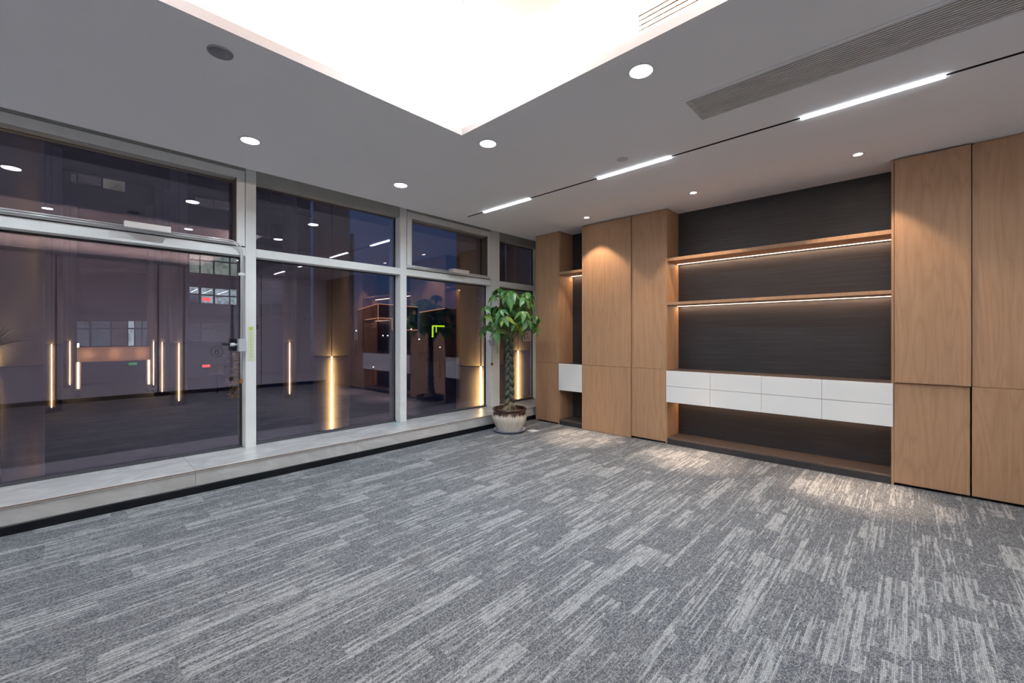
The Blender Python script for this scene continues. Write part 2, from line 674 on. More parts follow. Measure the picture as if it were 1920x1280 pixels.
# window wall: upstand and header, then the raised sill
wl = struct(multi('wall_left', [(-4.98, -4.26, Y0, Y1, -0.01, 0.165), (-4.98, -4.76, Y0, Y1, 2.905, 3.05)], M['alu_shaded']))
sill = struct_root('trim_sill', (-4.5, 0, 0))
joints = [Y0, -2.02, -0.65, 0.723, 2.096, 3.47, 4.84, Y1]
for a, b in zip(joints[:-1], joints[1:]):
    box('sill_slab', (-4.84, -4.232, a + 0.0008, b - 0.0008, 0.167, 0.188), M['marble'], sill, 0.0012, 1)
    box('fascia_slab', (-4.26, -4.236, a + 0.0008, b - 0.0008, 0.060, 0.1645), M['marble'], sill, 0.0012, 1)
box('joint_filler', (-4.2325, -4.2295, Y0, Y1, 0.1795, 0.1855), M['copper_joint'], sill)
struct(box('baseboard_left', (-4.26, -4.222, Y0, Y1 - 0.5, 0.0, 0.0595), M['black'], None, 0.0015, 1))

# ------------------------------------------------------------------ windows
FX = -4.69                      # room face of the frames
mull = [(-2.20, -2.11), (-0.60, -0.51), (1.193, 1.285), (2.900, 2.992), (4.485, 4.672), (5.60, 5.74)]


def tube(name, pts, r, mat, parent, n=8):
    pl = parent_world(parent)
    me = tube_mesh(name, pts, r, n)
    shift_mesh(me, -pl)
    return link_mesh(name, me, mat, parent)


def make_window(idx, ya, yb, awning, mull_pair):
    w = struct_root('window_%d' % idx, (GX, (ya + yb) / 2, 0.188))
    if mull_pair:
        box('mullion', (-4.86, FX, mull_pair[0], mull_pair[1], 0.188, 3.03), M['alu'], w, 0.003, 1)
    # head, transom, bottom rail
    box('head_rail', (-4.86, FX - 0.012, ya, yb, 2.79, 3.03), M['alu_shaded'], w, 0.002, 1)
    box('transom', (-4.86, FX - 0.004, ya, yb, 2.058, 2.140), M['alu'], w, 0.002, 1)
    box('bottom_rail', (-4.86, -4.785, ya, yb, 0.188, 0.206), M['rail_dark'], w)
    # lower pane
    box('pane', (GX - 0.012, GX, ya + 0.004, yb - 0.004, 0.206, 2.058), M['glass'], w)
    multi('gasket', [(GX - 0.002, GX + 0.012, ya, ya + 0.010, 0.206, 2.058), (GX - 0.002, GX + 0.012, yb - 0.016, yb, 0.206, 2.058),
                     (GX - 0.002, GX + 0.012, ya, yb, 2.044, 2.058)], M['gasket'], w)
    if awning:
        s0, s1 = ya + 0.006, yb - 0.006
        xs0, xs1 = -4.80, FX + 0.004
        sf = multi('sash', [(xs0, xs1, s0, s0 + 0.068, 2.150, 2.875), (xs0, xs1, s1 - 0.068, s1, 2.150, 2.875),
                            (xs0, xs1, s0 + 0.068, s1 - 0.068, 2.150, 2.176), (xs0, xs1, s0 + 0.068, s1 - 0.068, 2.80, 2.875)], M['alu'], w, 0.0015)
        multi('bead', [(xs0, xs1 - 0.006, s0 + 0.068, s0 + 0.074, 2.176, 2.80), (xs0, xs1 - 0.006, s1 - 0.076, s1 - 0.068, 2.176, 2.80),
                       (xs0, GX + 0.035, s0 + 0.068, s1 - 0.068, 2.786, 2.80)], M['bead'], w)
        box('pane', (GX - 0.004, GX + 0.008, s0 + 0.068, s1 - 0.068, 2.170, 2.81), M['glass'], w)
        box('gasket', (xs0, FX - 0.01, ya, yb, 2.140, 2.150), M['gasket'], w)
    else:
        box('pane', (GX - 0.012, GX, ya + 0.004, yb - 0.004, 2.140, 2.79), M['glass'], w)
        multi('gasket', [(GX - 0.002, GX + 0.012, ya, ya + 0.010, 2.14, 2.79), (GX - 0.002, GX + 0.012, yb - 0.016, yb, 2.14, 2.79)], M['gasket'], w)
        box('bead', (GX, GX + 0.02, ya, yb, 2.778, 2.79), M['bead'], w)
    return w


wins = []
for i in range(5):
    wins.append(make_window(i + 1, mull[i][1], mull[i + 1][0], i in (1, 3), mull[i + 1]))
box('mullion', (-4.86, FX, -2.20, -2.11, 0.188, 3.03), M['alu'], wins[0])


def opener(ya, box_y, yb, w, label_where, drop_z, tube_y=0.02):
    """manual chain opener: control box on the transom, conduit bending down the mullion to a winder"""
    t = thing('window_opener', 'aluminium window opener with box and conduit along ' + label_where, 'window opener', (-4.66, box_y, 2.14), 'window opener gear')
    box('actuator_box', (-4.687, -4.585, box_y - 0.148, box_y + 0.148, 2.160, 2.212), M['alu_bright'], t, 0.004)
    yc = yb - 0.045
    r_ = 0.10
    for dy, dz in ((0, 0), (0.013, 0.016)):
        pts = [(-4.655, box_y + 0.148, 2.166 + dz)]
        pts.append((-4.655, yc - r_ - 0.06, 2.166 + dz))
        for k in range(9):
            a = PI / 2 * k / 8
            pts.append((-4.655, yc + dy - r_ + r_ * math.sin(a), 2.166 + dz - r_ + r_ * math.cos(a)))
        pts.append((-4.655, yc + dy, drop_z + (0.28 if dz else 0.0)))
        tube('conduit', pts, 0.0062, M['alu_bright'], t)
    if box_y - 0.148 > ya + 0.05:
        for dz in (0, 0.016):
            tube('conduit', [(-4.655, ya, 2.166 + dz), (-4.655, box_y - 0.148, 2.166 + dz)], 0.0062, M['alu_bright'], t)
    box('clamp', (-4.69, -4.645, yc - 0.018, yc + 0.03, 1.86, 1.885), M['alu'], t, 0.003)
    wb_ = box('winder_box', (-4.69, -4.630, yc - 0.022, yc + 0.040, 1.135, 1.255), M['grey_plastic'], t, 0.004)
    pl = parent_world(wb_)
    me = tube_mesh('winder_knob', [(-4.66, yc - 0.02, 1.20), (-4.66, yc - 0.05, 1.20), (-4.66, yc - 0.052, 1.20), (-4.66, yc - 0.085, 1.20)], [0.011, 0.011, 0.018, 0.016], 12)
    shift_mesh(me, -pl)
    link_mesh('winder_knob', me, M['alu_bright'], wb_)
    box('conduit_end', (-4.668, -4.642, yc - 0.016, yc + 0.014, drop_z - 0.03, drop_z + 0.01), M['rust'], t, 0.004)
    return t


opener(mull[1][1], 0.465, mull[2][0] - 0.002, None, 'the wide left window', 0.86)
opener(mull[3][1], 3.81, mull[4][0] + 0.03, None, 'the window behind the plant', 0.86)


def tape_label(y0, y1, z0, z1, where):
    t = tag(box('tape_label', (FX, FX + 0.0012, y0, y1, z0, z1), M['label']), 'pale yellow tape label with green mark on ' + where, 'sticker')
    box('green_mark', (FX + 0.0012, FX + 0.0018, y0 + (y1 - y0) * 0.25, y1 - (y1 - y0) * 0.25, z1 - 0.035, z1 - 0.006), M['green_mark'], t)
    n = 9
    for k in range(n):
        zc = z1 - 0.06 - k * (z1 - z0 - 0.08) / n
        box('print_mark', (FX + 0.0012, FX + 0.0016, y0 + (y1 - y0) * 0.35, y1 - (y1 - y0) * 0.35, zc - 0.007, zc + 0.001), M['faint_print'], t)
    return t


tape_label(1.213, 1.265, 1.035, 1.375, 'the mullion beside the left winder')
tape_label(4.590, 4.650, 1.00, 1.34, 'the mullion behind the plant')
tag(box('latch_plate', (GX, GX + 0.012, 1.286, 1.335, 1.352, 1.395), M['matt_black'], None, 0.002, 1), 'small black latch plate on the glass beside the left mullion', 'latch')
tag(box('tape_scrap', (-4.66, -4.60, 2.80, 2.86, 0.1881, 0.1892), M['blue_tape']), 'scrap of blue tape lying on the marble sill', 'tape')

# round numeral decal on the left pane
dc = thing('glass_decal', 'round faint number eight decal on the left window pane', 'sticker', tuple(at(407, 659, 'x', GX + 0.002)))
M['decal'] = plain('frosted_decal', (0.045, 0.04, 0.045), 0.8)
ring = []
for k in range(33):
    a = 2 * PI * k / 32
    ring.append((0, 0.048 * math.cos(a), 0.048 * math.sin(a)))
link_mesh('ring', tube_mesh('ring', ring, 0.0022, 5), M['decal'], dc)
nv = []
for (zc, rr8, a0) in ((0.0135, 0.0115, -PI / 2), (-0.0125, 0.0145, PI / 2)):
    for k in range(21):
        a = a0 + 2 * PI * k / 20
        nv.append((0, rr8 * math.cos(a), zc + rr8 * math.sin(a)))
link_mesh('numeral', tube_mesh('numeral', nv, 0.0026, 5), M['decal'], dc)

# paper notice on last pane
c_ = at(989, 630, 'x', GX + 0.004)
pn = tag(box('paper_notice', (GX + 0.001, GX + 0.002, c_.y - 0.11, c_.y + 0.13, c_.z - 0.085, c_.z + 0.085), M['paper']),
         'peach paper notice with brown marks on glass behind the plant', 'notice')
for k in range(7):
    yy = c_.y - 0.08 + rnd.random() * 0.17
    zz = c_.z - 0.06 + rnd.random() * 0.11
    box('brown_mark', (GX + 0.002, GX + 0.0025, yy - 0.012, yy + 0.014, zz - 0.006, zz + 0.014), M['paper_mark'], pn)

# ================================================================== CEILING FITTINGS
lens_me = lathe_mesh('lens', [(0.0, 0.0), (0.060, 0.0), (0.060, 0.006), (0.0, 0.006)], 28)
rim_me = lathe_mesh('rim', [(0.061, 0.0), (0.072, -0.001), (0.073, -0.0045), (0.068, -0.006), (0.061, -0.004), (0.061, 0.0)], 28)
lens_s = lathe_mesh('lens', [(0.0, 0.0), (0.029, 0.0), (0.029, 0.006), (0.0, 0.006)], 24)
rim_s = lathe_mesh('rim', [(0.030, 0.0), (0.044, -0.001), (0.045, -0.004), (0.040, -0.006), (0.030, -0.003), (0.030, 0.0)], 24)


def downlight(x, y, label, z=H, power=None, grp='cool recessed downlights'):
    t = thing('downlight', label, 'ceiling light', (x, y, z), grp)
    link_mesh('lens', lens_me, M['lamp_cool'], t, (0, 0, -0.0045))
    link_mesh('rim', rim_me, M['white_lacquer'], t)
    area('lamp', (x, y, z - 0.0075), 0.10, 0.10, P_DOWN if power is None else power, COOL, t, (0, 0, 0), 'DISK', R(150))
    return t


downlight(-3.728, 0.980, 'round cool downlight above the wide left window, nearest the ceiling speaker')
downlight(-3.733, 2.311, 'round cool downlight in front of the second window mullion')
downlight(-2.425, 2.285, 'round cool downlight beside the inner corner of the glowing ceiling tray')
downlight(-1.124, 2.262, 'round cool downlight between the glowing tray and the long air vent')
downlight(-3.730, -0.345, 'round cool downlight out of view near the rear left, seen reflected')
downlight(-3.730, -1.67, 'round cool downlight out of view in the rear left corner')
downlight(0.180, 2.40, 'round cool downlight out of view beyond the long air vent')
downlight(-1.909, 1.507, 'round cool downlight inside the raised ceiling tray', tz, 8)
downlight(-0.20, 1.507, 'round cool downlight inside the tray, out of view to the right', tz, 8)
downlight(-1.909, -0.20, 'round cool downlight inside the tray, out of view at rear left', tz, 8)
downlight(-0.20, -0.20, 'round cool downlight inside the tray, out of view at rear right', tz, 8)


def spot(x, y, label):
    t = thing('spotlight', label, 'ceiling light', (x, y, H), 'warm wall-washing spots')
    link_mesh('lens', lens_s, M['lamp_warm'], t, (0, 0, -0.0035))
    link_mesh('rim', rim_s, M['white_lacquer'], t)
    L = bpy.data.lights.new('lamp', 'SPOT')
    L.energy = P_SPOT
    L.color = (1.0, 0.72, 0.50)
    L.spot_size = R(89)
    L.spot_blend = 0.30
    L.shadow_soft_size = 0.02
    o = bpy.data.objects.new('lamp', L)
    COL.objects.link(o)
    o.parent = t
    o.location = (0, 0, -0.012)
    L2 = bpy.data.lights.new('beam_lamp', 'SPOT')
    L2.energy = P_SPOT * 10
    L2.color = (1.0, 0.72, 0.52)
    L2.spot_size = R(25)
    L2.spot_blend = 1.0
    L2.shadow_soft_size = 0.02
    o2 = bpy.data.objects.new('beam_lamp', L2)
    COL.objects.link(o2)
    o2.parent = t
    o2.location = (0, 0, -0.012)
    o2.rotation_euler = (-R(2.5), 0, 0)
    return t


spot(-3.024, 4.585, 'small warm spotlight above the wide oak door')
spot(-1.678, 4.565, 'small warm spotlight above the left part of the dark open niche')
spot(-0.325, 4.545, 'small warm spotlight above the right end of the dark open niche')

# ceiling speaker and smoke detector
sp = tag(link_mesh('ceiling_speaker', lathe_mesh('ceiling_speaker', [(0.0, -0.004), (0.050, -0.004), (0.052, -0.008), (0.058, -0.007), (0.060, 0.0), (0.0, 0.0)], 32), M['disc_grey'], None, (-2.683, 0.565, H)),
         'round grey speaker disc in the ceiling beside the glowing tray', 'speaker')
tag(link_mesh('smoke_detector', lathe_mesh('smoke_detector', [(0.0, -0.006), (0.040, -0.006), (0.047, -0.003), (0.050, 0.0), (0.0, 0.0)], 32), M['disc_light'], None, (-1.805, 3.285, H)),
    'pale round detector disc in ceiling beside the middle light bar', 'smoke detector')

# long linear air vent: frame and slats
vt = thing('air_vent', 'long grey slatted air vent in the ceiling right of the tray', 'air vent', ((VX0 + VX1) / 2, (VY0 + VY1) / 2, H))
fw_ = 0.024
multi('frame', [(VX0 - fw_, VX1 + fw_, VY0 - fw_, VY0, H - 0.004, H - 0.0005), (VX0 - fw_, VX1 + fw_, VY1, VY1 + fw_, H - 0.004, H - 0.0005),
                (VX0 - fw_, VX0, VY0, VY1, H - 0.004, H - 0.0005), (VX1, VX1 + fw_, VY0, VY1, H - 0.004, H - 0.0005)], M['ceiling'], vt)
nsl = 15
pit = (VY1 - VY0) / nsl
sl_me = boxes_mesh('slat', [(-(VX1 - VX0) / 2, (VX1 - VX0) / 2, -0.0052, 0.0052, 0.0, 0.004)])
sl_me.materials.append(M['vent'])
for k in range(nsl):
    link_mesh('slat', sl_me, None, vt, (0, -(VY1 - VY0) / 2 + pit * (k + 0.5), -0.003))
box('backing', (VX0, VX1, VY0, VY1, H + 0.045, H + 0.050), M['vent_dark'], vt)

# linear light track
tk = thing('light_track', 'thin black track slot with cool white light bars across the ceiling', 'light track', ((LX0 + LX1) / 2, (LY0 + LY1) / 2, H))
box('channel', (LX0, LX1, LY0, LY1, H + 0.010, H + 0.04), M['matt_black'], tk)
multi('channel_edge', [(LX0, LX1, LY0, LY0 + 0.0015, H - 0.0004, H + 0.01), (LX0, LX1, LY1 - 0.0015, LY1, H - 0.0004, H + 0.01)], M['matt_black'], tk)
for (a, b) in ((-3.80, -3.06), (-2.19, -1.475), (-0.56, 0.145), (1.05, 1.72)):
    d_ = box('light_bar', (a, b, LY0 - 0.003, LY1 + 0.003, H - 0.010, H - 0.0005), M['linear'], tk)
    area('lamp', ((a + b) / 2, (LY0 + LY1) / 2, H - 0.012), b - a, 0.03, P_LINEAR, COOL, tk, (0, 0, 0), 'RECTANGLE', R(160))

# grille in the tray's inner wall
gt = thing('tray_grille', 'peach slatted air grille in the inner wall of the lit tray', 'air vent', (-0.3, ti[3], 3.03))
gx0, gx1 = -1.12, 0.55
multi('frame', [(gx0 - 0.015, gx1 + 0.015, ti[3] - 0.005, ti[3], 2.935, 2.95), (gx0 - 0.015, gx1 + 0.015, ti[3] - 0.005, ti[3], 3.115, 3.13),
                (gx0 - 0.015, gx0, ti[3] - 0.005, ti[3], 2.95, 3.115)], M['tray'], gt)
box('backing', (gx0 - 0.05, gx1 + 0.05, ti[3] + 0.10, ti[3] + 0.11, 2.93, 3.135), M['grille_peach'], gt)
for k in range(6):
    z_ = 2.952 + k * 0.028
    box('slat', (gx0, gx1, ti[3] - 0.004, ti[3] - 0.001, z_, z_ + 0.018), M['tray'], gt)

multi('duct', [(gx0 - 0.05, gx1 + 0.05, ti[3] + 0.03, ti[3] + 0.10, 2.93, 2.94), (gx0 - 0.05, gx1 + 0.05, ti[3] + 0.03, ti[3] + 0.10, 3.125, 3.135)], M['grille_peach'], gt)

# cove lamps on the ledge round the tray
cz = H + 0.060
cw = 0.02
kx = SB * 0.72
for (x, y, sx, sy, rx, ry) in ((TX0 - kx, (TY0 + TY1) / 2, cw, TY1 - TY0, PI, R(56)), (TX1 + kx, (TY0 + TY1) / 2, cw, TY1 - TY0, PI, -R(56)),
                               ((TX0 + TX1) / 2, TY0 - kx, TX1 - TX0, cw, PI + R(56), 0), ((TX0 + TX1) / 2, TY1 + kx, TX1 - TX0, cw, PI - R(56), 0)):
    area('cove_lamp', (x, y, cz), sx, sy, P_COVE * max(sx, sy), (1.0, 0.79, 0.68), ceil, (rx, ry, 0))

# ================================================================== CABINETS
CF = 4.90          # front plane
CB = 5.50          # carcass depth
NB = 5.235         # niche back plane
ST = 0.884         # seam height


def cabinet(label, x0, x1, doors, left_panel=True, right_panel=True, plinth_in=0.06):
    """doors: list of (x0,x1,z0,z1,yfront)"""
    t = thing('tall_cabinet', label, 'cabinet', ((x0 + x1) / 2, CF, 0))
    pt = 0.018
    body = [(x0 + pt, x1 - pt, CB - 0.02, CB, 0.03, H - 0.02), (x0 + pt, x1 - pt, CF + 0.03, CB, 0.03, 0.05),
            (x0 + pt, x1 - pt, CF + 0.03, CB, ST - 0.01, ST + 0.01), (x0 + pt, x1 - pt, CF + 0.03, CB, H - 0.04, H - 0.02)]
    multi('carcass', body, M['oak_edge'], t)
    if left_panel:
        box('side_panel', (x0, x0 + pt, CF + 0.0, CB, 0.0, H - 0.001), M['oak'], t, 0.001, 1)
    if right_panel:
        box('side_panel', (x1 - pt, x1, CF + 0.0, CB, 0.0, H - 0.001), M['oak'], t, 0.001, 1)
    box('plinth', (x0 + pt, x1 - pt, CF + plinth_in, CF + plinth_in + 0.018, 0.0, 0.03), M['black'], t)
    box('top_filler', (x0 + pt, x1 - pt, CF + 0.010, CF + 0.03, H - 0.030, H - 0.001), M['oak_edge'], t)
    for (a, b, z0, z1, yf) in doors:
        box('door', (a, b, yf, yf + 0.020, z0, z1), M['oak'], t, 0.0012, 1)
    return t


G = 0.0018
TOPZ = 2.786
cabinet('narrow oak cabinet in the corner beside the potted tree', -4.144, -3.700,
        [(-4.143, -3.720, 0.024, ST - G, CF - 0.002), (-4.143, -3.720, ST + G, TOPZ, CF - 0.002)])
cabinet('wide double oak cabinet between the small niche and the long niche', -3.297, -2.105,
        [(-3.295, -2.562 - G, 0.004, ST - G, CF - 0.020), (-3.295, -2.562 - G, ST + G, TOPZ, CF - 0.020),
         (-2.562 + G, -2.122, 0.024, ST - G, CF - 0.004), (-2.562 + G, -2.122, ST + G, TOPZ, CF - 0.004)])
cabinet('oak cabinet right of the long niche, its upper door slightly proud', -0.127, 0.342,
        [(-0.108, 0.335, 0.024, ST - 0.004, CF - 0.004), (-0.106, 0.340, ST + 0.002, TOPZ, CF - 0.026)], True, False)
cabinet('oak cabinet at the right edge of the view', 0.342, 0.80,
        [(0.346, 0.798, 0.024, ST - G, CF - 0.004), (0.346, 0.798, ST + G, TOPZ, CF - 0.004)], False, False)
cabinet('oak cabinet out of view by the right wall', 0.80, 2.0,
        [(0.802, 1.395, 0.024, ST - G, CF - 0.004), (0.802, 1.395, ST + G, TOPZ, CF - 0.004),
         (1.399, 1.998, 0.024, ST - G, CF - 0.004), (1.399, 1.998, ST + G, TOPZ, CF - 0.004)], False, True)


def niche(label, x0, x1, shelves):
    t = thing('open_niche', label, 'shelf unit', ((x0 + x1) / 2, CF, 0))
    box('back_panel', (x0, x1, NB, NB + 0.018, 0.0, H), M['dark_wood'], t)
    box('plinth', (x0, x1, CF + 0.004, CF + 0.022, 0.0, 0.058), M['plinth_dark'], t)
    box('base_shelf', (x0, x1, CF + 0.002, NB, 0.058, 0.076), M['dark_top'], t, 0.001, 1)
    for (z0, z1) in shelves:
        s_ = box('shelf', (x0, x1, CF + 0.002, NB, z0, z1), M['oak'], t, 0.001, 1)
        box('light_strip', (x0 + 0.004, x1 - 0.004, NB - 0.043, NB - 0.035, z0 - 0.005, z0), M['led_warm'], s_)
        area('lamp', ((x0 + x1) / 2, NB - 0.039, z0 - 0.009), x1 - x0 - 0.02, 0.01, P_SHELF * (x1 - x0), (1.0, 0.66, 0.42), t, (0, 0, 0))
    return t


niche('small dark niche with a lit shelf between oak cabinets', -3.700, -3.297, [(2.170, 2.206)])
niche('long dark niche with two lit oak shelves', -2.105, -0.127, [(2.166, 2.204), (1.648, 1.680)])

# floating drawer units
dz0, dz1 = 0.502, 0.874
du = thing('drawer_unit', 'long floating white unit of eight drawers in the long niche', 'drawers', (-1.116, CF, dz0))
multi('body', [(-2.105, -0.127, CF + 0.02, NB, dz0 + 0.006, dz1 - 0.004)], M['dark_wood'], du)
box('worktop', (-2.105, -0.127, CF - 0.002, NB, dz1 - 0.004, dz1 + 0.004), M['dark_top'], du)
dx = [-2.109, -1.613, -1.112, -0.612, -0.114]
dm = (dz0 + dz1) / 2 + 0.002
for i in range(4):
    for (a, b) in ((dz0, dm - 0.002), (dm + 0.002, dz1 - 0.002)):
        box('drawer', (dx[i] + 0.0012, dx[i + 1] - 0.0012, CF - 0.022, CF - 0.003, a, b), M['white_lacquer'], du, 0.0012, 1)
area('lamp', (-1.116, NB - 0.05, dz0 - 0.002), 1.92, 0.01, P_SHELF * 0.7 * 1.95, (1.0, 0.60, 0.34), du)
ds = thing('drawer_unit', 'square white floating box in the small dark niche', 'drawers', (-3.498, CF, dz0))
box('body', (-3.699, -3.298, CF + 0.02, NB, dz0 + 0.004, dz1 + 0.004), M['dark_wood'], ds)
box('drawer', (-3.704, -3.299, CF - 0.010, CF + 0.010, dz0 - 0.002, dz1 + 0.008), M['white_lacquer'], ds, 0.0012, 1)

# floor socket cover
fp = thing('floor_socket', 'white floor socket cover in the carpet beside the plant', 'floor socket', (-3.72, 4.35, 0.0))
box('cover', (-3.775, -3.655, 4.275, 4.395, 0.0, 0.004), M['white_lacquer'], fp, 0.001, 1)
box('lid', (-3.755, -3.675, 4.295, 4.375, 0.004, 0.0055), M['white_lacquer'], fp)


# ================================================================== POTTED TREE
PX_, PY_ = -3.93, 4.10
pt_ = thing('potted_tree', 'braided money tree with glossy green leaves in a cream glazed pot', 'plant', (PX_, PY_, 0.012))


def pot_mat():
    t = NT('drip_glazed_ceramic')
    x, y, z = t.sep(t.coord())
    ang = t.math('ARCTAN2', y, x)
    st = t.noise(t.xyz(t.math('MULTIPLY', ang, 9.0), 0.0, t.math('MULTIPLY', z, 3.0)), 2.2, 3, 0.6)
    edge = t.math('SUBTRACT', z, t.math('MULTIPLY', t.math('SUBTRACT', st, 0.5), 0.13))
    f = t.n('ShaderNodeMapRange')
    f.inputs[1].default_value = 0.203
    f.inputs[2].default_value = 0.232
    t.l(edge, f.inputs[0])
    cream = t.ramp(t.noise(t.xyz(t.math('MULTIPLY', ang, 14.0), 0.0, t.math('MULTIPLY', z, 5.0)), 2.4, 4, 0.65),
                   [(0.30, (0.36, 0.30, 0.22)), (0.46, (0.62, 0.57, 0.47)), (0.62, (0.72, 0.69, 0.60))])
    c = t.mix(f.outputs[0], cream, (0.045, 0.016, 0.008))
    t.bsdf(c, 0.18, spec=0.55, coat=0.4)
    return t.m


M['pot'] = pot_mat()
prof = [(0.150, 0.0), (0.160, 0.004), (0.172, 0.03), (0.198, 0.08), (0.222, 0.135), (0.232, 0.18), (0.228, 0.225), (0.216, 0.25),
        (0.214, 0.262), (0.224, 0.272), (0.232, 0.283), (0.232, 0.296), (0.222, 0.302), (0.208, 0.298), (0.204, 0.28), (0.204, 0.255)]
prof = [(0, 0)] + prof


def wob(a, i):
    return 0.012 * math.sin(14 * a) if 3 <= i <= 8 else 0.0


link_mesh('pot', lathe_mesh('pot', prof, 84, True, wob), M['pot'], pt_, (0, 0, 0.004))
link_mesh('saucer', lathe_mesh('saucer', [(0, 0.0), (0.170, 0.0), (0.185, 0.004), (0.214, 0.034), (0.217, 0.036), (0.210, 0.036), (0.182, 0.010), (0.165, 0.006), (0, 0.006)], 48), M['saucer'], pt_, (0, 0, -0.012))
link_mesh('soil', lathe_mesh('soil', [(0.0, 0.275), (0.08, 0.272), (0.205, 0.262), (0.205, 0.24), (0.0, 0.24)], 32), M['soil'], pt_)


def bark():
    t = NT('braided_bark')
    f = t.noise(t.coord(), 26.0, 5, 0.65)
    x, y, z = t.sep(t.coord())
    g = t.noise(t.coord(), 9.0, 2, 0.5)
    c = t.ramp(f, [(0.30, (0.022, 0.034, 0.024)), (0.5, (0.058, 0.080, 0.055)), (0.66, (0.105, 0.115, 0.075)), (0.78, (0.30, 0.24, 0.16))])
    low = t.ramp(z, [(0.30, (1, 1, 1)), (0.46, (0, 0, 0))])
    c = t.mix(t.math('MULTIPLY', low, 0.6), c, (0.27, 0.19, 0.11))
    t.bsdf(c, 0.75, normal=t.bump(f, 0.6, 0.004))
    return t.m


M['bark'] = bark()
lat = Vector((math.cos(YAW), math.sin(YAW), 0))
dep = Vector((-math.sin(YAW), math.cos(YAW), 0))
for s in range(3):
    pts, rr = [], []
    n = 84
    for k in range(n):
        u = k / (n - 1)
        z = 0.258 + u * 0.98
        t_ = u * 2 * PI * 3.2 + s * 2 * PI / 3 + 0.6
        fl_ = math.exp(-u * 11)
        p = lat * (0.036 * math.sin(t_) * (1 + 1.0 * fl_)) + dep * (0.024 * math.sin(2 * t_) * (1 + 1.4 * fl_))
        pts.append((p.x, p.y, z))
        rr.append(0.0300 - 0.009 * u + 0.006 * fl_)
    link_mesh('stem', tube_mesh('stem', pts, rr, 12), M['bark'], pt_)
for s in range(4):
    a = s * 1.7 + 0.4
    pts = [(0.015 * math.cos(a), 0.015 * math.sin(a), 0.42), (0.045 * math.cos(a), 0.045 * math.sin(a), 0.35), (0.085 * math.cos(a), 0.085 * math.sin(a), 0.262)]
    link_mesh('root', tube_mesh('root', pts, [0.014, 0.020, 0.024], 8), M['bark'], pt_)


def leaf_mat():
    t = NT('glossy_green_leaf')
    x, y, z = t.sep(t.coord())
    r = t.rand()
    vein = t.math('LESS_THAN', t.math('ABSOLUTE', y), 0.0018)
    side = t.math('FRACT', t.math('MULTIPLY', t.math('SUBTRACT', x, t.math('MULTIPLY', t.math('ABSOLUTE', y), 0.8)), 52.0))
    side = t.math('LESS_THAN', side, 0.12)
    base = t.ramp(r, [(0.0, (0.035, 0.120, 0.030)), (0.35, (0.060, 0.19, 0.045)), (0.65, (0.080, 0.23, 0.070)), (0.85, (0.17, 0.28, 0.04)), (1.0, (0.26, 0.32, 0.04))])
    c = t.mix(t.math('MULTIPLY', side, 0.22), base, (0.12, 0.26, 0.10))
    c = t.mix(t.math('MULTIPLY', vein, 0.6), c, (0.22, 0.34, 0.14))
    b = t.bsdf(c, 0.32, spec=0.55)
    b.inputs['Subsurface Weight'].default_value = 0.0
    tl = t.n('ShaderNodeBsdfTranslucent')
    t.l(c, tl.inputs[0])
    mx = t.n('ShaderNodeMixShader')
    mx.inputs[0].default_value = 0.22
    t.l(b.outputs[0], mx.inputs[1])
    t.l(tl.outputs[0], mx.inputs[2])
    t.l(mx.outputs[0], t.out.inputs[0])
    return t.m


M['leaf'] = leaf_mat()


def leaf_mesh(L, Wd, droop, fold, seed):
    rr_ = random.Random(seed)
    nL, nW = 9, 4
    vs, fs = [], []
    for i in range(nL + 1):
        u = i / nL
        w = Wd * 0.5 * (math.sin(PI * u ** 0.78) ** 0.8) * (1 - 0.12 * u) if 0 < u < 1 else 0.0012
        x = L * u
        zc = -droop * L * u * u
        for j in range(nW + 1):
            v = -1 + 2 * j / nW
            vs.append((x, v * w, zc + fold * abs(v) * w + 0.0035 * math.sin(u * 14 + seed) * abs(v)))
    for i in range(nL):
        for j in range(nW):
            a = i * (nW + 1) + j
            fs.append((a, a + nW + 1, a + nW + 2, a + 1))
    me = bpy.data.meshes.new('leaf')
    me.from_pydata(vs, [], fs)
    for p in me.polygons:
        p.use_smooth = True
    me.materials.append(M['leaf'])
    me.update()
    return me


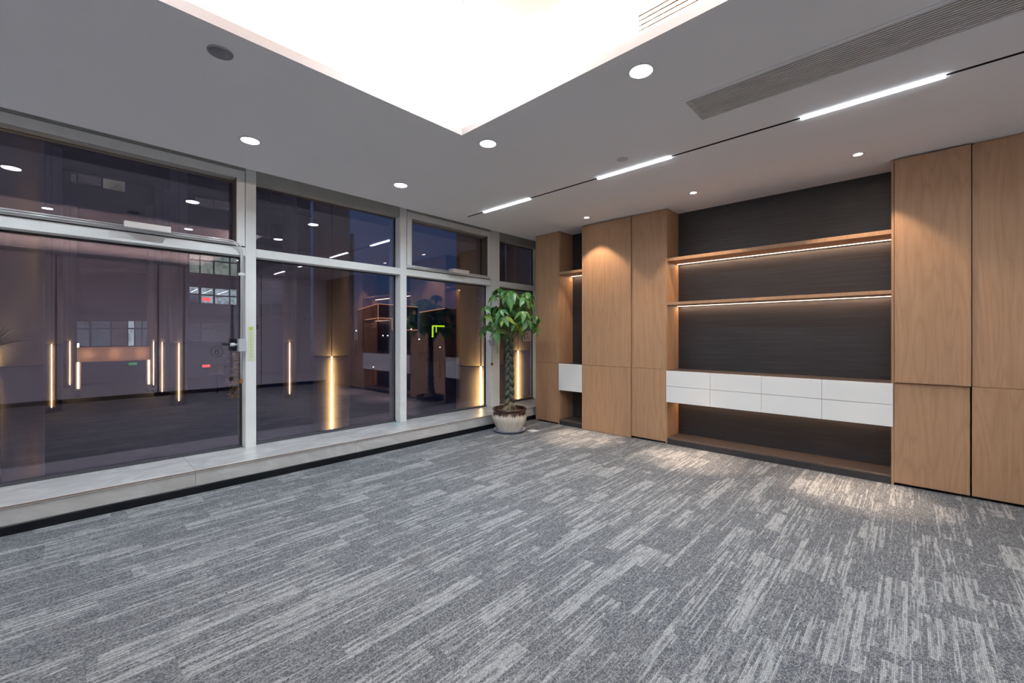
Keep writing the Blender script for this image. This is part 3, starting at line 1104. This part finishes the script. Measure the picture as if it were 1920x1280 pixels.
leafs = [leaf_mesh(0.175, 0.086, 0.22, 0.25, 1), leaf_mesh(0.155, 0.078, 0.32, 0.2, 2), leaf_mesh(0.195, 0.090, 0.38, 0.3, 3), leaf_mesh(0.125, 0.064, 0.2, 0.15, 4)]
M['petiole'] = plain('petiole_green', (0.16, 0.22, 0.07), 0.5)
cc = Vector((0.0, 0.0, 1.50))
n_cl = 46
ga = PI * (3 - math.sqrt(5))
rp = random.Random(21)
for k in range(n_cl):
    # clusters on an uneven dome
    f = (k + 0.5) / n_cl
    el = math.asin(max(-1, min(1, 1 - f * 1.42)))
    az = k * ga + rp.uniform(-0.25, 0.25)
    rad = rp.uniform(0.74, 1.0) if k % 3 else rp.uniform(0.42, 0.62)
    d = Vector((math.cos(el) * math.cos(az), math.cos(el) * math.sin(az), math.sin(el)))
    c = cc + Vector((d.x * 0.40 * rad, d.y * 0.40 * rad, d.z * 0.50 * rad))
    # petiole from the stem head, arching
    st = Vector((0.012, 0, 1.19 + 0.12 * rp.random()))
    midp = (st + c) / 2 + Vector((0, 0, 0.07))
    pts = []
    for q in range(7):
        u = q / 6
        pts.append(st * (1 - u) ** 2 + midp * 2 * u * (1 - u) + c * u * u)
    link_mesh('petiole', tube_mesh('petiole', pts, [0.0055 - 0.003 * q / 6 for q in range(7)], 5), M['petiole'], pt_)
    nl = rp.choice((5, 6, 6, 7))
    out = Vector((d.x, d.y, 0.15 + max(0, d.z) * 0.8)).normalized()
    # frame for the whorl
    axis = (out * 0.55 + Vector((0, 0, 0.75))).normalized()
    tx = axis.orthogonal().normalized()
    ty = axis.cross(tx)
    a0 = rp.random() * 6
    for q in range(nl):
        if k * 6.2 > 290:
            break
        a = a0 + 2 * PI * q / nl
        dirv = (tx * math.cos(a) + ty * math.sin(a)) * 0.86 - axis * rp.uniform(0.05, 0.55) + Vector((0, 0, -0.16))
        dirv.normalize()
        xa = dirv
        ya = axis.cross(xa).normalized()
        za = xa.cross(ya)
        m = Matrix((xa, ya, za)).transposed().to_4x4()
        o = bpy.data.objects.new('leaf', leafs[rp.randrange(3) if rp.random() < 0.8 else 3])
        COL.objects.link(o)
        o.parent = pt_
        s_ = rp.uniform(0.75, 1.08)
        o.matrix_local = Matrix.Translation(c + dirv * 0.006) @ m @ Matrix.Diagonal((s_, s_, s_, 1))

# ================================================================== OUTSIDE
GZ = -3.25
M['asphalt'] = plain('dark_paving', (0.035, 0.036, 0.042), 0.7, mottle=0.3, scale=0.8)
gr = struct(box('ground', (-420, -4.98, -260, 420, GZ - 0.3, GZ), M['asphalt']))
# own facade below floor level
M['clad'] = plain('champagne_cladding', (0.30, 0.235, 0.19), 0.42, 0.35, mottle=0.05, scale=1.0)
M['clad_joint'] = plain('cladding_joint', (0.02, 0.018, 0.018), 0.7)
struct(box('wall_outside', (-4.98, -4.90, Y0 - 8, Y1 + 20, GZ, -0.21), M['clad']))


def light_column(strip, rad, top, label, turn=0.0, seam=0.785, gz=GZ, bright=True, grp='lit round columns outside', power=10):
    """round clad column; the strip sits in the seam that faces the room"""
    sx, sy = strip
    d = Vector((-sx, -sy, 0)).normalized()
    cx, cy = sx - d.x * rad, sy - d.y * rad
    t = thing('light_column', label, 'column', (cx, cy, gz), grp)
    hgt = top - gz
    link_mesh('shaft', lathe_mesh('shaft', [(rad, 0), (rad, seam - gz - 0.008)], 40), M['clad'], t)
    link_mesh('upper_shaft', lathe_mesh('upper_shaft', [(rad, seam - gz + 0.008), (rad, hgt)], 40), M['clad'], t)
    link_mesh('seam', lathe_mesh('seam', [(rad - 0.012, seam - gz - 0.01), (rad - 0.012, seam - gz + 0.01)], 40), M['clad_joint'], t)
    ang = math.atan2(d.y, d.x) + turn

    def bar(name, r0, r1, w, z0, z1, mat):
        me = boxes_mesh(name, [(r0, r1, -w, w, z0, z1)])
        o = link_mesh(name, me, mat, t)
        o.rotation_euler = (0, 0, ang)
        return o
    bar('upper_joint', rad - 0.02, rad + 0.003, 0.009, seam - gz + 0.01, hgt, M['clad_joint'])
    if power:
        z0_, z1_ = -1.8, seam - 0.02
        dr = Vector((math.cos(ang), math.sin(ang), 0))
        tg = Vector((-dr.y, dr.x, 0))
        for sd in (-1, 1):
            g = area('glow_lamp', (cx + dr.x * (rad + 0.085) + tg.x * sd * 0.02, cy + dr.y * (rad + 0.085) + tg.y * sd * 0.02, (z0_ + z1_) / 2), 0.02, z1_ - z0_, power, (1.0, 0.71, 0.27), t)
            g.rotation_euler = (tg * sd * 0.9 - dr * 0.55).to_track_quat('-Z', 'Y').to_euler()
    bar('light_strip', rad - 0.01, rad + 0.075, 0.012, 0.3 if gz < -1 else 0.02, seam - gz, M['led_gold'])
    return t


light_column((-5.063, 4.613), 0.17 if False else 0.42, 6.5, 'round clad column with gold light strip close behind the tree window')
light_column((-10.15, 4.394), 0.42, 9.5, 'round clad column with gold light strip behind the second window')
light_column((-9.60, 10.44), 0.42, 9.5, 'round clad column with gold light strip behind the last narrow pane')
light_column((-10.43, -0.55), 0.31, 9.5, 'round clad column at the left edge behind the wide window', -R(75))
for (x, y, lab) in ((-36.8, -0.61, 'far lit column at the left, tallest gold strip in the wide window'), (-34.6, 5.02, 'far lit column near the right of the wide window'),
                    (-41.1, 4.96, 'far lit column left of the nearer pair in the wide window'), (-47.3, 5.14, 'farthest lit column right of the bronze beam'),
                    (-32.8, 11.14, 'far lit column behind the second window'), (-52.5, 0.19, 'far lit column left of the bronze beam')):
    light_column((x, y), 0.45, 12.5, lab, power=0)

# entrance beam between two lit posts
bm0, bm1 = at(145, 651, 'x', -45), at(281, 652, 'x', -45)
bz1 = bm0.z
bz0 = at(145, 679, 'x', -45).z
M['beam'] = plain('bronze_panel', (0.36, 0.22, 0.13), 0.5)
eb = thing('entrance_canopy', 'bronze canopy beam between gold lit posts across the street', 'canopy', (-45, (bm0.y + bm1.y) / 2, GZ))
box('beam', (-45.5, -45.0, bm0.y, bm1.y, bz0, bz1), M['beam'], eb)
for yy in (bm0.y, bm1.y - 0.1):
    p_ = box('post', (-45.6, -45.1, yy - 0.1, yy + 0.2, GZ, bz0), M['clad'], eb)
    box('light_strip', (-45.1, -45.04, yy, yy + 0.09, GZ + 0.6, bz0 + (1.4 if yy == bm0.y else 0)), M['led_gold'], p_)
for yy in (bm0.y + 0.5, bm1.y - 0.5, (bm0.y + bm1.y) / 2):
    area('beam_lamp', (-44.2, yy, (bz0 + bz1) / 2), 0.5, 0.3, 9, (1.0, 0.6, 0.3), eb, (0, PI / 2, 0))  # added lamps without fittings, brighten the bronze beam

# office block across the street
BX = -56.0
M['facade'] = plain('dark_facade', (0.055, 0.052, 0.060), 0.6, mottle=0.15, scale=0.3)
M['facade_rib'] = plain('facade_mullion', (0.025, 0.025, 0.03), 0.5)
M['dark_glass'] = plain('dark_glazing', (0.020, 0.024, 0.035), 0.12, spec=0.8)


def lit_pane_mat(name, col, strength, seed):
    t = NT(name)
    p = t.pos()
    n = t.noise(p, 1.1, 3, 0.6)
    m2 = t.noise(p, 3.5, 2, 0.6)
    f = t.math('MULTIPLY', n, m2)
    c = t.ramp(f, [(0.14, tuple(x * 0.25 for x in col)), (0.25, tuple(x * 0.8 for x in col)), (0.38, col)])
    em = t.n('ShaderNodeEmission')
    t.l(c, em.inputs[0])
    em.inputs[1].default_value = strength
    t.l(em.outputs[0], t.out.inputs[0])
    return t.m


M['pane_bright'] = lit_pane_mat('lit_office_pane', (0.50, 0.62, 0.66), 1.0, 1)
M['pane_green'] = lit_pane_mat('lit_plant_pane', (0.36, 0.44, 0.36), 0.75, 2)
M['pane_dim'] = lit_pane_mat('dim_pane', (0.075, 0.10, 0.135), 0.8, 3)
M['pane_dusk'] = lit_pane_mat('dusky_pane', (0.045, 0.042, 0.05), 0.9, 4)
M['pane_warm'] = lit_pane_mat('warm_pane', (0.17, 0.155, 0.13), 0.9, 5)
M['tube_lamp'] = emitter('office_tube_lamp', (0.9, 0.97, 1.0), 2.4)
M['red_glow'] = emitter('red_sign_glow', (1.0, 0.06, 0.05), 2.5)
M['green_glow'] = emitter('green_sign_glow', (0.55, 0.9, 0.02), 1.4)
M['exit_green'] = emitter('exit_green_glow', (0.02, 0.35, 0.10), 1.0)
M['orange_line'] = emitter('orange_outline', (1.0, 0.45, 0.22), 1.0)
M['white_glow'] = emitter('white_point', (0.9, 0.95, 1.0), 4.0)

ob = thing('office_building', 'dark office block with lit window rows across the street', 'building', (BX, 0, GZ))
yr = at(582, 500, 'x', BX).y
wall_o = box('wall', (BX - 14, BX, -70, yr, GZ, 34), M['facade'], ob)
c0 = parent_world(ob)


def fwin(px0, px1, py0, py1, mat, lamp=False, depth=0.12, rail=None):
    a = at(px0, py0, 'x', BX)
    b = at(px1, py0, 'x', BX)
    zt = (a.z + b.z) / 2
    zb = at(px0, py1, 'x', BX).z * 0.5 + at(px1, py1, 'x', BX).z * 0.5
    f = multi('window', [(BX, BX + depth, a.y - 0.06, a.y, zb - 0.06, zt + 0.06), (BX, BX + depth, b.y, b.y + 0.06, zb - 0.06, zt + 0.06),
                         (BX, BX + depth, a.y, b.y, zt, zt + 0.06), (BX, BX + depth, a.y, b.y, zb - 0.06, zb)], M['facade_rib'], ob)
    box('pane', (BX, BX + 0.02, a.y, b.y, zb, zt), mat, f)
    if rail is not None:
        zr = zb + (zt - zb) * rail
        box('glazing_bar', (BX + 0.02, BX + 0.08, a.y, b.y, zr - 0.07, zr + 0.07), M['facade_rib'], f)
    if lamp:
        me = tube_mesh('tube_lamp', [(BX + 0.03 - c0.x, a.y + (b.y - a.y) * 0.15, zt - (zt - zb) * 0.85 - c0.z), (BX + 0.03 - c0.x, b.y - (b.y - a.y) * 0.1, zt - 0.25 * (zt - zb) - c0.z)], 0.035, 5)
        o = link_mesh('tube_lamp', me, M['tube_lamp'], f)


for (p0, p1, q0, q1, q2) in ((355, 372, 538, 550, 566), (377, 399, 540, 552, 568), (403, 429, 542, 554, 570), (431.5, 443, 543, 555, 571)):
    fwin(p0, p1, q0, q1, M['pane_bright'], p0 < 430)
    fwin(p0, p1, q1 + 2.5, q2, M['pane_bright'] if p0 > 372 else M['pane_dim'])
for (p0, p1, q0, q1) in ((355, 373.5, 477, 518), (376, 399, 479, 520), (402, 429, 481, 522), (432, 444, 483, 525)):
    fwin(p0, p1, q0, q1, M['pane_green'], False, rail=0.75)
for (p0, p1, m_) in ((134, 167, 'pane_dim'), (172, 206, 'pane_dim'), (210, 238, 'pane_dusk'), (240.5, 251, 'pane_bright'), (254, 265, 'pane_dim'), (267, 281, 'pane_dim')):
    fwin(p0, p1, 602, 648, M[m_], False, rail=0.7)
for (p0, p1) in ((356, 374), (378, 400), (404, 430)):
    fwin(p0, p1, 606, 640, M['pane_dusk'], False, rail=0.7)
for (p0, p1, q0, q1, m_) in ((133, 144, 327, 342, 'pane_dusk'), (146, 190, 329, 346, 'pane_dusk'), (193, 234, 338, 357, 'pane_warm'),
                             (319.5, 324, 360, 376, 'pane_warm'), (365, 399, 373, 388, 'pane_dusk'), (402, 430, 377, 393, 'pane_dusk')):
    fwin(p0, p1, q0, q1, M[m_])
for (p0, p1) in ((484, 506), (510, 532), (536, 556)):
    for q0 in (360, 420, 520, 570):
        fwin(p0, p1, q0, q0 + 24, M['dark_glass'])
for q0 in (475, 538, 602):
    fwin(320.5, 325, q0, q0 + 34, M['pane_warm'])
# storey bands and ribs
for z_ in (3.2, 7.6, 12.0, 16.4, 20.8, 25.2):
    box('storey_band', (BX, BX + 0.25, -60, yr, z_, z_ + 0.45), M['facade_rib'], ob)
sgn = at(387, 561, 'x', BX + 0.15)
tag(box('shop_sign', (BX + 0.13, BX + 0.16, sgn.y - 0.35, sgn.y + 0.35, sgn.z - 0.18, sgn.z + 0.18), M['red_glow']), 'small glowing red sign in a lit office window', 'sign')
sgn = at(387, 686, 'x', -40)
tag(box('tail_light', (-40.1, -40, sgn.y - 0.25, sgn.y + 0.25, sgn.z - 0.1, sgn.z + 0.1), M['red_glow'], None, 0.04), 'glowing red lamp low in the street beyond the wide window', 'lamp')
sgn = at(249, 682, 'x', -46)
tag(box('exit_sign', (-46.1, -46, sgn.y - 0.25, sgn.y + 0.25, sgn.z - 0.09, sgn.z + 0.09), M['exit_green']), 'small green lit sign under the bronze canopy', 'sign')
sgn = at(408, 692, 'x', -40)
M['poster_yellow'] = plain('yellow_board', (0.40, 0.30, 0.08), 0.6)
nb = thing('notice_board', 'dull yellow notice board beyond the wide window', 'board', (-40, sgn.y, GZ))
box('board', (-40.06, -40, sgn.y - 0.42, sgn.y + 0.42, sgn.z - 0.42, sgn.z + 0.42), M['poster_yellow'], nb)
box('post', (-40.1, -40.06, sgn.y - 0.05, sgn.y + 0.05, GZ, sgn.z - 0.3), M['clad_joint'], nb)


# distant towers with outline lights, all standing on the ground
def tower(label, pxl, pxc, pxr, pyt, dist_c, lean, lines, name='tower_block'):
    """corner at pxc, faces running back to pxl and pxr"""
    def on(px, dist):
        a = (px - 960) / 790.83
        return Vector(((-math.sin(YAW) + math.cos(YAW) * a) * dist, (math.cos(YAW) + math.sin(YAW) * a) * dist, 0))
    c = on(pxc, dist_c)
    l = on(pxl, dist_c + lean)
    r = on(pxr, dist_c + lean * 0.5)
    z = 1.285 + (629.135 - pyt) / 790.83 * dist_c
    t = thing(name, label, 'building', (c.x, c.y, GZ))
    bk = l + r - c
    vs = [l, c, r, bk]
    o_ = Vector((c.x, c.y, GZ))
    V = [tuple(Vector((v.x, v.y, GZ)) - o_) for v in vs] + [tuple(Vector((v.x, v.y, z)) - o_) for v in vs]
    me = bpy.data.meshes.new('wall')
    me.from_pydata(V, [], [(0, 1, 5, 4), (1, 2, 6, 5), (2, 3, 7, 6), (3, 0, 4, 7), (4, 5, 6, 7)])
    link_mesh('wall', me, M['facade'], t)
    for (a, b, za, zb, mt, rr2) in lines:
        pa = vs[a[0]].lerp(vs[a[1]], a[2])
        pb = vs[b[0]].lerp(vs[b[1]], b[2])
        nrm = -(c.normalized()) * 0.3
        A = Vector((pa.x, pa.y, GZ + (z - GZ) * za)) + nrm - o_
        B = Vector((pb.x, pb.y, GZ + (z - GZ) * zb)) + nrm - o_
        link_mesh('outline_light', tube_mesh('outline_light', [A, B], rr2, 5), mt, t)
    # lit panes scattered over the two faces
    rr_ = random.Random(int(pxc))
    for k in range(16):
        f, g = rr_.random(), 0.45 + 0.5 * rr_.random()
        side = (1, 0) if rr_.random() < 0.5 else (1, 2)
        p = vs[side[0]].lerp(vs[side[1]], 0.1 + 0.8 * f)
        zc = GZ + (z - GZ) * g
        s_ = dist_c / 790 * 0.5
        q = Vector((p.x, p.y, zc)) - c.normalized() * 0.4 - o_
        me = boxes_mesh('lit_window', [(-s_, s_, -s_, s_, -s_ * 0.5, s_ * 0.5)])
        link_mesh('lit_window', me, M['pane_bright'] if k % 3 else M['pane_warm'], t, q)
    return t


OL = M['orange_line']
w_ = 0.075
tower('far block with orange roof outline behind the second window', 671, 709, 783, 569.5, 130, 30,
      [((0, 1, 0), (0, 1, 1), 1, 1, OL, w_), ((1, 2, 0), (1, 2, 1), 1, 1, OL, w_), ((1, 2, 0), (1, 2, 0), 0.64, 1, OL, w_),
       ((0, 1, 0.45), (0, 1, 1), 0.70, 0.70, OL, w_), ((1, 2, 0), (1, 2, 0.33), 0.70, 0.70, OL, w_), ((1, 2, 0.33), (1, 2, 0.33), 0.45, 0.70, OL, w_),
       ((1, 2, 0.33), (1, 2, 1), 0.45, 0.45, OL, w_)])
tower('far dark block with orange roof line behind the third window', 787, 834, 900, 578, 105, 18, [((0, 1, 0), (0, 1, 1), 1, 1, OL, w_)])
tower('slender dark tower far behind the round column', 655, 660, 664, 436, 260, 10, [])
# green outlined kiosk
kc = at(811, 611, 'x', -60)
kk = thing('street_kiosk', 'street kiosk outlined in yellow-green light far behind the tree window', 'kiosk', (kc.x, kc.y, GZ))
ke = at(833, 611, 'x', -60)
box('body', (-62.0, -60.02, kc.y, ke.y + 2.2, GZ, kc.z), M['facade_rib'], kk)
kz = at(811, 632, 'x', -60).z
multi('outline_light', [(-60.02, -59.9, kc.y - 0.12, kc.y + 0.12, kz, kc.z), (-60.02, -59.9, kc.y, ke.y, kc.z - 0.12, kc.z + 0.12),
                        (-60.02, -59.9, kc.y + 0.7, kc.y + 0.8, kc.z - 1.1, kc.z)], M['green_glow'], kk)
# street lamps
for (px, py, dd, lab) in ((668, 620, 90, 'far street lamp left of the outlined block'), (700, 688, 40, 'near street lamp low behind the second window'), (718, 629, 110, 'far street lamp at the foot of the outlined block'),
                          (727, 629, 110, 'far street lamp nearest the second mullion'), (771, 617, 110, 'far street lamp just right of the second mullion'),
                          (808, 633, 80, 'far street lamp below the green kiosk light'), (830, 633, 80, 'far street lamp right of the green kiosk light'), (786, 636, 80, 'far street lamp left of the green kiosk light'), (825, 651, 45, 'street lamp low behind the tree window')):
    a = (px - 960) / 790.83
    x = (-math.sin(YAW) + math.cos(YAW) * a) * dd
    y = (math.cos(YAW) + math.sin(YAW) * a) * dd
    z = 1.285 + (629.135 - py) / 790.83 * dd
    t = thing('street_lamp', lab, 'street lamp', (x, y, GZ), 'street lamps')
    me = lathe_mesh('pole', [(0.09, 0), (0.05, z - GZ)], 8)
    link_mesh('pole', me, M['clad_joint'], t)
    r_ = dd / 790 * 1.3
    link_mesh('lantern', lathe_mesh('lantern', [(0, -r_), (r_ * 0.8, -r_ * 0.5), (r_, 0), (r_ * 0.8, r_ * 0.5), (0, r_)], 10), M['white_glow'], t, (0, 0, z - GZ))

# palm outside the left edge of the wide window
M['frond'] = plain('dark_frond', (0.045, 0.055, 0.03), 0.6)
pc = at(-14, 652, 'x', -7.2)
pm = thing('palm_tree', 'dark spiky palm fronds outside the left edge of the window', 'palm', (pc.x, pc.y, GZ))
link_mesh('trunk', lathe_mesh('trunk', [(0.10, 0), (0.07, 1.5), (0.05, pc.z - GZ)], 12), M['bark'], pm)
rq = random.Random(3)
for k in range(54):
    az = k * 2.39996
    el0 = -0.75 + 1.9 * ((k * 0.618) % 1.0)
    L_ = rq.uniform(0.34, 0.46)
    dh = Vector((math.cos(az), math.sin(az), 0))
    side = dh.cross(Vector((0, 0, 1)))
    vs, fs = [], []
    for q in range(7):
        u = q / 6
        p = dh * L_ * u * math.cos(el0) + Vector((0, 0, pc.z - GZ + L_ * (math.sin(el0) * u - 0.30 * u * u)))
        w = 0.010 * (1 - u ** 2) + 0.0008
        vs += [tuple(p - side * w), tuple(p + Vector((0, 0, 0.004 * (1 - u)))), tuple(p + side * w)]
    for q in range(6):
        b = q * 3
        fs += [(b, b + 3, b + 4, b + 1), (b + 1, b + 4, b + 5, b + 2)]
    me = bpy.data.meshes.new('frond')
    me.from_pydata(vs, [], fs)
    link_mesh('frond', me, M['frond'], pm)

# lit shrub close to the left mullion
M['shrub'] = plain('gold_lit_shrub_leaves', (0.42, 0.27, 0.07), 0.6, mottle=0.4, scale=30)  # gold of the lit foliage put into the leaf colour
sc_ = at(449, 694, 'x', -5.9)
sh = thing('shrub', 'golden lit shrub outside beside the left mullion', 'shrub', (sc_.x, sc_.y, GZ))
vs, fs = [], []
for k in range(420):
    p = Vector((rq.gauss(0, 0.05), rq.gauss(0, 0.055), sc_.z - GZ + rq.uniform(-0.32, 0.22)))
    u = Vector((rq.gauss(0, 1), rq.gauss(0, 1), rq.gauss(0, 1))).normalized()
    v = u.orthogonal().normalized()
    n = len(vs)
    l_ = 0.030
    vs += [tuple(p - u * l_), tuple(p + v * l_ * 0.35), tuple(p + u * l_), tuple(p - v * l_ * 0.35)]
    fs.append((n, n + 1, n + 2, n + 3))
me = bpy.data.meshes.new('foliage')
me.from_pydata(vs, [], fs)
fo_ = link_mesh('foliage', me, M['shrub'], sh)
fo_['kind'] = 'stuff'
link_mesh('stem', lathe_mesh('stem', [(0.03, 0), (0.012, sc_.z - GZ + 0.1)], 8), M['bark'], sh)
bl = thing('added_uplight', 'small added uplight on a post beside the golden shrub', 'lamp', (sc_.x + 0.30, sc_.y + 0.30, GZ))
link_mesh('post', lathe_mesh('post', [(0.03, 0), (0.03, 3.0)], 10), M['clad_joint'], bl)
link_mesh('lens', lathe_mesh('lens', [(0.0, 3.0), (0.025, 3.0), (0.025, 3.02), (0.0, 3.02)], 12), M['led_gold'], bl)
PL = bpy.data.lights.new('lamp', 'POINT')  # added warm light for the shrub, its post and lens made up
PL.energy = 5
PL.color = (1.0, 0.62, 0.25)
PL.shadow_soft_size = 0.05
po = bpy.data.objects.new('lamp', PL)
COL.objects.link(po)
po.parent = bl
po.location = (0, 0, 3.15)
